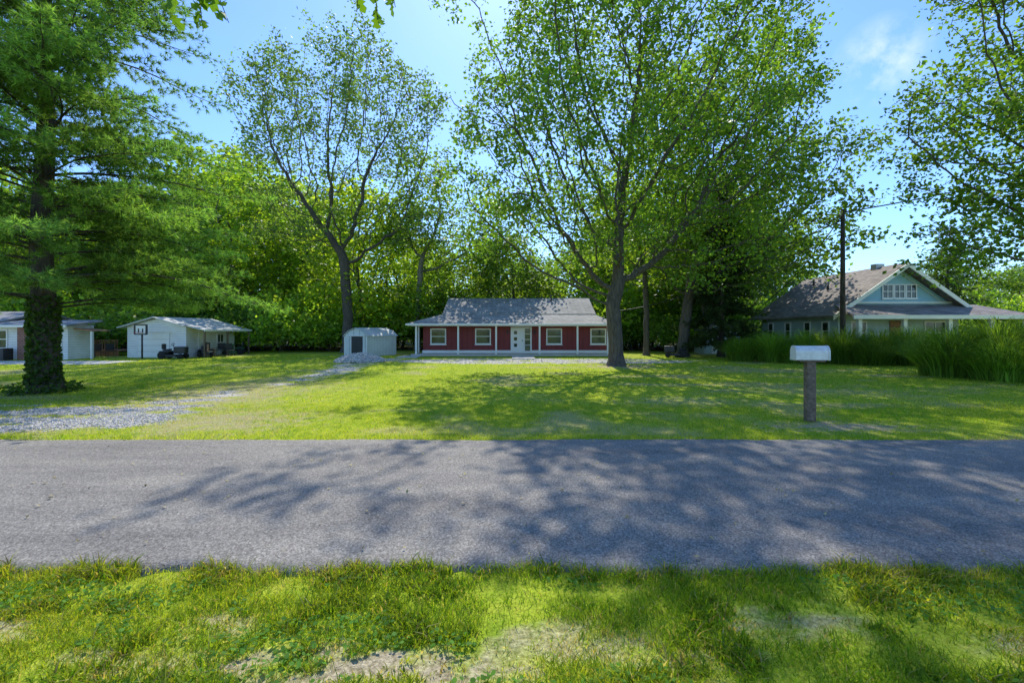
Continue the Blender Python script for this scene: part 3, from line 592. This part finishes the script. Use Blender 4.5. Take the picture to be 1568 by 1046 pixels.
for a in ((-24.72,-24.64,1.58,2.24),(-23.96,-23.88,1.58,2.24)): box('frame',a[0],a[1],29.74,29.84,a[2],a[3],M_dark,bh)
for z in (1.56,2.18): box('frame',-24.64,-23.96,29.74,29.84,z,z+.08,M_dark,bh)
for a in (0,math.pi/2): box('target',-24.47 if a==0 else -24.2,-24.4 if a==0 else -24.13,29.76,29.78,1.7,1.98,M_dark,bh)
tube('rim',[(-24.3+.2*math.cos(t),29.53+.2*math.sin(t),1.72) for t in np.linspace(0,6.283,17)],0.02,M_redp,bh,6)
def mower(x,y,rz,mat):
    e=empty('riding_lawn_mower',(x,y,0),rz)
    box('hood',0.15,0.85,-.25,.25,0.35,0.78,mat,e,0.06); box('deck',-.35,.45,-.5,.5,0.12,0.27,mat,e,0.04); box('fender',-.6,-.02,-.42,.42,0.42,0.52,mat,e,0.04)
    box('seat',-.5,-.12,-.2,.2,0.54,0.64,M_dark,e,0.03); box('seat_back',-.56,-.46,-.2,.2,0.64,0.98,M_dark,e,0.03)
    tube('steering_column',[(0.15,0,0.6),(0.02,0,0.95)],0.02,M_dark,e); tube('steering_wheel',[(0.02+.03*math.cos(t),.17*math.sin(t),0.95+.15*math.cos(t)*.5) for t in np.linspace(0,6.283,13)],0.015,M_dark,e,6)
    for wx,wy,r in ((-.4,.42,.25),(-.4,-.42,.25),(.62,.36,.17),(.62,-.36,.17)): tube('wheel',[(wx,wy-.09,r),(wx,wy-.07,r),(wx,wy+.07,r),(wx,wy+.09,r)],[r*.8,r,r,r*.8],M_tire,e,16)
mower(-21.5,32.0,R(-60),M_dark); mower(-21.4,35.2,R(200),M_greenp); mower(11.4,31.4,R(160),M_dark); mower(-22.3,29.9,R(10),M_dark)
def chair(x,y,rz,mat):
    e=empty('patio_chair',(x,y,0),rz); box('seat',-.24,.24,-.24,.24,.4,.44,mat,e); box('backrest',-.24,.24,.2,.24,.46,.92,mat,e)
    for a in (-.22,.22):
        for b in (-.22,.22): tube('leg',[(a,b,0),(a,b,.4)],.015,mat,e,6)
        tube('armrest',[(a,-.22,.62),(a,.22,.62)],.018,mat,e,6); tube('arm_post',[(a,-.22,.4),(a,-.22,.62)],.012,mat,e,6)
for c in ((-21.5,33.6,.4,M_dark),(-20.6,31.2,2,M_wood),(-20.2,32.6,1,M_dark),(-28.6,31.2,0,M_dark),(-28.2,32,1,M_dark)): chair(*c)
# left neighbour house
l=empty('white_neighbour_house')
box('walls',-46,-33.6,29.3,36,0,2.35,M_wsid,l); box('front_wing',-33.59,-28.2,28.9,30.7,0,2.2,M_wsid,l); box('brick_section',-31.1,-30.4,28.6,28.89,0,2.2,M_brick,l)
slab('roof_front',[(-46.5,28.9,2.28),(-33.3,28.9,2.28),(-33.3,32.6,3.2),(-46.5,32.6,3.2)],0.12,M_shing,l)
slab('roof_back',[(-46.5,32.6,3.2),(-33.3,32.6,3.2),(-33.3,36.4,2.28),(-46.5,36.4,2.28)],0.12,M_shing,l)
slab('wing_roof',[(-33.29,28.4,2.2),(-27.8,28.4,2.2),(-27.8,30.9,2.55),(-33.29,30.9,2.55)],0.12,M_shing,l)
box('gutter',-33.3,-27.8,28.32,28.4,2.05,2.19,M_white,l)
for x in (-29.6,-28.85,-32.3): window(l,x,28.9,0.7,0.6,1.2,0.07,grid=(1,2))
slab('side_awning',[(-28.15,29.2,2.0),(-27.0,29.2,1.85),(-27.0,30.6,1.85),(-28.15,30.6,2.0)],0.06,M_deck,l)
box('post',-27.1,-27.02,29.25,29.33,0,1.8,M_white,l)
box('ac',-31.9,-31.2,27.9,28.5,0,0.75,M_dark,None,0.03).name='air_conditioner'
dk=empty('wooden_deck'); box('floor',-31,-28.4,32.8,35,0.35,0.42,M_deck,dk)
for i in range(15): box('baluster',-31+.18*i,-30.96+.18*i,32.8,32.84,0.42,1.1,M_deck,dk)
box('rail',-31.05,-28.35,32.77,32.87,1.1,1.15,M_deck,dk); box('skirt',-31,-28.4,32.84,32.88,0,0.34,M_deck,dk)
box('c',-46,-22.5,24.8,27.4,-0.05,0.03,M_conc,None).name='concrete_driveway'
# blue house
b=empty('blue_bungalow_house')
box('walls',22.2,30.4,31,40.5,0,3.3,M_beige,b)
pymesh('gable_front',[(22.2,30.99,3.3),(30.4,30.99,3.3),(26.3,30.99,6.15)],[(0,1,2)],M_blue,b)
pymesh('gable_back',[(30.4,40.5,3.3),(22.2,40.5,3.3),(26.3,40.5,6.15)],[(0,1,2)],M_blue,b)
slab('roof_west',[(21.3,30.2,2.86),(26.3,30.2,6.38),(26.3,40.9,6.38),(21.3,40.9,2.86)],0.14,M_shingb,b)
slab('roof_east',[(26.3,30.2,6.38),(31.3,30.2,2.86),(31.3,40.9,2.86),(26.3,40.9,6.38)],0.14,M_shingb,b)
def rake(x0,z0,x1,z1,w,y0,y1,m):
    V=[(x0,y0,z0),(x1,y0,z1),(x1,y0,z1-w),(x0,y0,z0-w)]; V+=[(x,y1,z) for x,_,z in V]
    pymesh('rake_board',V,[(0,3,2,1),(4,5,6,7),(0,1,5,4),(1,2,6,5),(2,3,7,6),(3,0,4,7)],m,b)
rake(21.3,2.84,26.3,6.36,0.3,30.12,30.19,M_cream); rake(31.3,2.84,26.3,6.36,0.3,30.12,30.19,M_cream)
rake(22.6,3.3,26.3,5.9,0.12,30.93,30.98,M_beige); rake(30.0,3.3,26.3,5.9,0.12,30.93,30.98,M_beige)
box('belt_trim',22.6,30.0,30.9,30.985,3.68,3.8,M_cream,b)
for x in (25.55,26.35,27.15): window(b,x,30.98,4.0,0.76,1.0,0.07,grid=(2,2))
slab('porch_roof',[(20.9,27.9,2.78),(32.4,27.9,2.78),(31.4,30.9,3.6),(21.9,30.9,3.6)],0.14,M_shingb,b)
box('porch_fascia',20.9,32.4,27.82,27.9,2.56,2.8,M_cream,b); box('porch_floor',21.4,32,28.2,30.98,0,0.4,M_conc,b)
for x in (21.6,24.4,27.2,29.8,32): box('porch_column',x-.12,x+.12,28.2,28.44,0.4,2.62,M_cream,b,0.02)
window(b,23.6,31,0.9,1.1,1.6,0.1,grid=(1,2)); window(b,28.8,31,0.9,1.5,1.6,0.1,grid=(2,2)); box('door',25.7,26.7,30.93,30.99,0.4,2.5,M_deck,b); 
for y in (32.2,34.2,36.6,39): window(b,22.2,y,1.1,0.8,1.4,0.1,axis='x-',grid=(1,2))
tube('vent_pipe',[(24.3,35,4.8),(24.3,35,5.4)],0.07,M_dark,b); tube('vent_pipe',[(25.2,38,5.5),(25.2,38,6.1)],0.07,M_dark,b)
box('ridge_vent',26.0,26.6,32.5,33,6.2,6.6,M_metalroof,b)
slab('carport_roof',[(32.5,27.5,2.9),(38,27.5,2.7),(38,33,2.7),(32.5,33,2.9)],0.15,M_shingb,b)
for x,y in ((37.5,28),(37.5,32.5)): box('carport_post',x-.08,x+.08,y-.08,y+.08,0,2.7,M_cream,b)
q=empty('small_outbuilding'); box('walls',15.2,18,36,38,0,1.9,M_beige,q); slab('roof_w',[(15,35.8,1.85),(16.6,35.8,2.5),(16.6,38.2,2.5),(15,38.2,1.85)],.08,M_shingb,q); slab('roof_e',[(16.6,35.8,2.5),(18.2,35.8,1.85),(18.2,38.2,1.85),(16.6,38.2,2.5)],.08,M_shingb,q)
pymesh('gable',[(15.2,36,1.9),(18,36,1.9),(16.6,36,2.43)],[(0,1,2)],M_beige,q); box('door',15.8,16.7,35.95,35.99,0,1.8,M_white,q)
# ------------------------------------------------------------------ utility pole, wires
u=empty('utility_pole'); tube('pole',[(20.35,28,0),(20.35,28,9.3)],[0.16,0.11],M_barkd,u,12)
tube('insulator',[(20.2,28,8.9),(20.2,28,9.1)],0.05,M_white,u); box('bracket',20.1,20.35,27.96,28.04,8.85,8.92,M_dark,u); tube('guy_bracket',[(19.7,28,8.6),(20.35,28,8.2)],0.03,M_dark,u)
def wire(a,c,sag,n=24,r=0.026):
    a=Vector(a);c=Vector(c); tube('wire',[a.lerp(c,t)-Vector((0,0,sag*4*t*(1-t))) for t in np.linspace(0,1,n)],r,M_dark,u,5)
wire((20.35,28,9.1),(52,28,17.5),0.8,r=.04); wire((20.3,28,8.9),(22.5,40,4.5),0.5,r=.035); wire((20.25,28,9.0),(7,34,3.2),1.2); wire((20.25,28,8.6),(16,52,8),1.0,r=.035)
# ------------------------------------------------------------------ mailbox
m=empty('mailbox',(6.19,9.46,0),R(-8))
box('post',-.085,.085,-.085,.085,-.1,1.24,M_wood,m,0.008); box('mount_board',-.24,.26,-.11,.11,1.24,1.275,M_wood,m,0.005)
def arch(name,x0,x1,hw,hb,z0,mat,thick=0):
    pr=[(-hw,z0),(-hw,z0+hb)]+[(-hw*math.cos(t),z0+hb+hw*math.sin(t)) for t in np.linspace(0,math.pi,14)[1:-1]]+[(hw,z0+hb),(hw,z0)]
    n=len(pr); V=[(x0,y,z) for y,z in pr]+[(x1,y,z) for y,z in pr]
    return pymesh(name,V,[tuple(range(n)),tuple(range(2*n-1,n-1,-1))]+[(i,(i+1)%n,(i+1)%n+n,i+n) for i in range(n)],mat,m,0.004)
arch('box_body',-.31,.30,.125,.165,1.277,M_mail); arch('door_rim',.302,.33,.134,.167,1.272,M_mail); arch('back_rim',-.325,-.312,.13,.167,1.274,M_mail)
box('door_latch',.32,.36,-.02,.02,1.54,1.57,M_dark,m); box('flag_arm',.02,.04,.127,.137,1.36,1.55,M_redp,m); box('flag',-.06,.02,.128,.138,1.49,1.55,M_redp,m)
# ------------------------------------------------------------------ world, sun, camera
w=bpy.data.worlds.new('World'); scene.world=w; w.use_nodes=True; nt=w.node_tree; bg=nt.nodes['Background']
sk=node(nt,'ShaderNodeTexSky',sky_type='NISHITA'); sk.sun_disc=False; sk.sun_elevation=R(SUN_EL); sk.sun_rotation=0; sk.air_density=1.0; sk.dust_density=0.3; sk.ozone_density=3.0
tint=node(nt,'ShaderNodeMix',data_type='RGBA',blend_type='MULTIPLY'); tint.inputs[0].default_value=1; nt.links.new(sk.outputs[0],tint.inputs[6]); tint.inputs[7].default_value=(1.05,1.34,1.75,1)
tc=node(nt,'ShaderNodeTexCoord')
dp=node(nt,'ShaderNodeVectorMath',operation='DISTANCE'); dp.inputs[1].default_value=(0.573,0.706,0.415); nt.links.new(tc.outputs['Generated'],dp.inputs[0])
mr=node(nt,'ShaderNodeMapRange'); mr.inputs[1].default_value=0.07; mr.inputs[2].default_value=0.0; nt.links.new(dp.outputs['Value'],mr.inputs[0])
nz=noise(nt,9,7,tc.outputs['Generated'],0.62); nr=ramp(nt,[(0.42,(0,)*3),(0.7,(1,)*3)]); nt.links.new(nz.outputs['Fac'],nr.inputs[0])
mm=node(nt,'ShaderNodeMath',operation='MULTIPLY'); nt.links.new(mr.outputs[0],mm.inputs[0]); nt.links.new(nr.outputs[0],mm.inputs[1])
mx=node(nt,'ShaderNodeMix',data_type='RGBA'); nt.links.new(mm.outputs[0],mx.inputs[0]); nt.links.new(tint.outputs[2],mx.inputs[6]); mx.inputs[7].default_value=(9,9.3,9.6,1)
nt.links.new(mx.outputs[2],bg.inputs['Color']); bg.inputs['Strength'].default_value=0.15
sl=bpy.data.lights.new('sun','SUN'); sl.energy=5; sl.angle=R(0.5); sl.color=(1,0.95,0.86); so=bpy.data.objects.new('sun',sl); so.rotation_euler=(-R(90-SUN_EL),0,0); link(so)
cd=bpy.data.cameras.new('camera'); cd.lens=16; cd.sensor_width=36; cd.shift_y=-18/1568; cd.clip_end=4000; cd.clip_start=0.05
co=bpy.data.objects.new('camera',cd); co.location=(0,0,1.9); co.rotation_euler=(R(90),0,0); link(co); scene.camera=co
scene.view_settings.view_transform='Standard'; scene.view_settings.look='None'; scene.view_settings.exposure=0
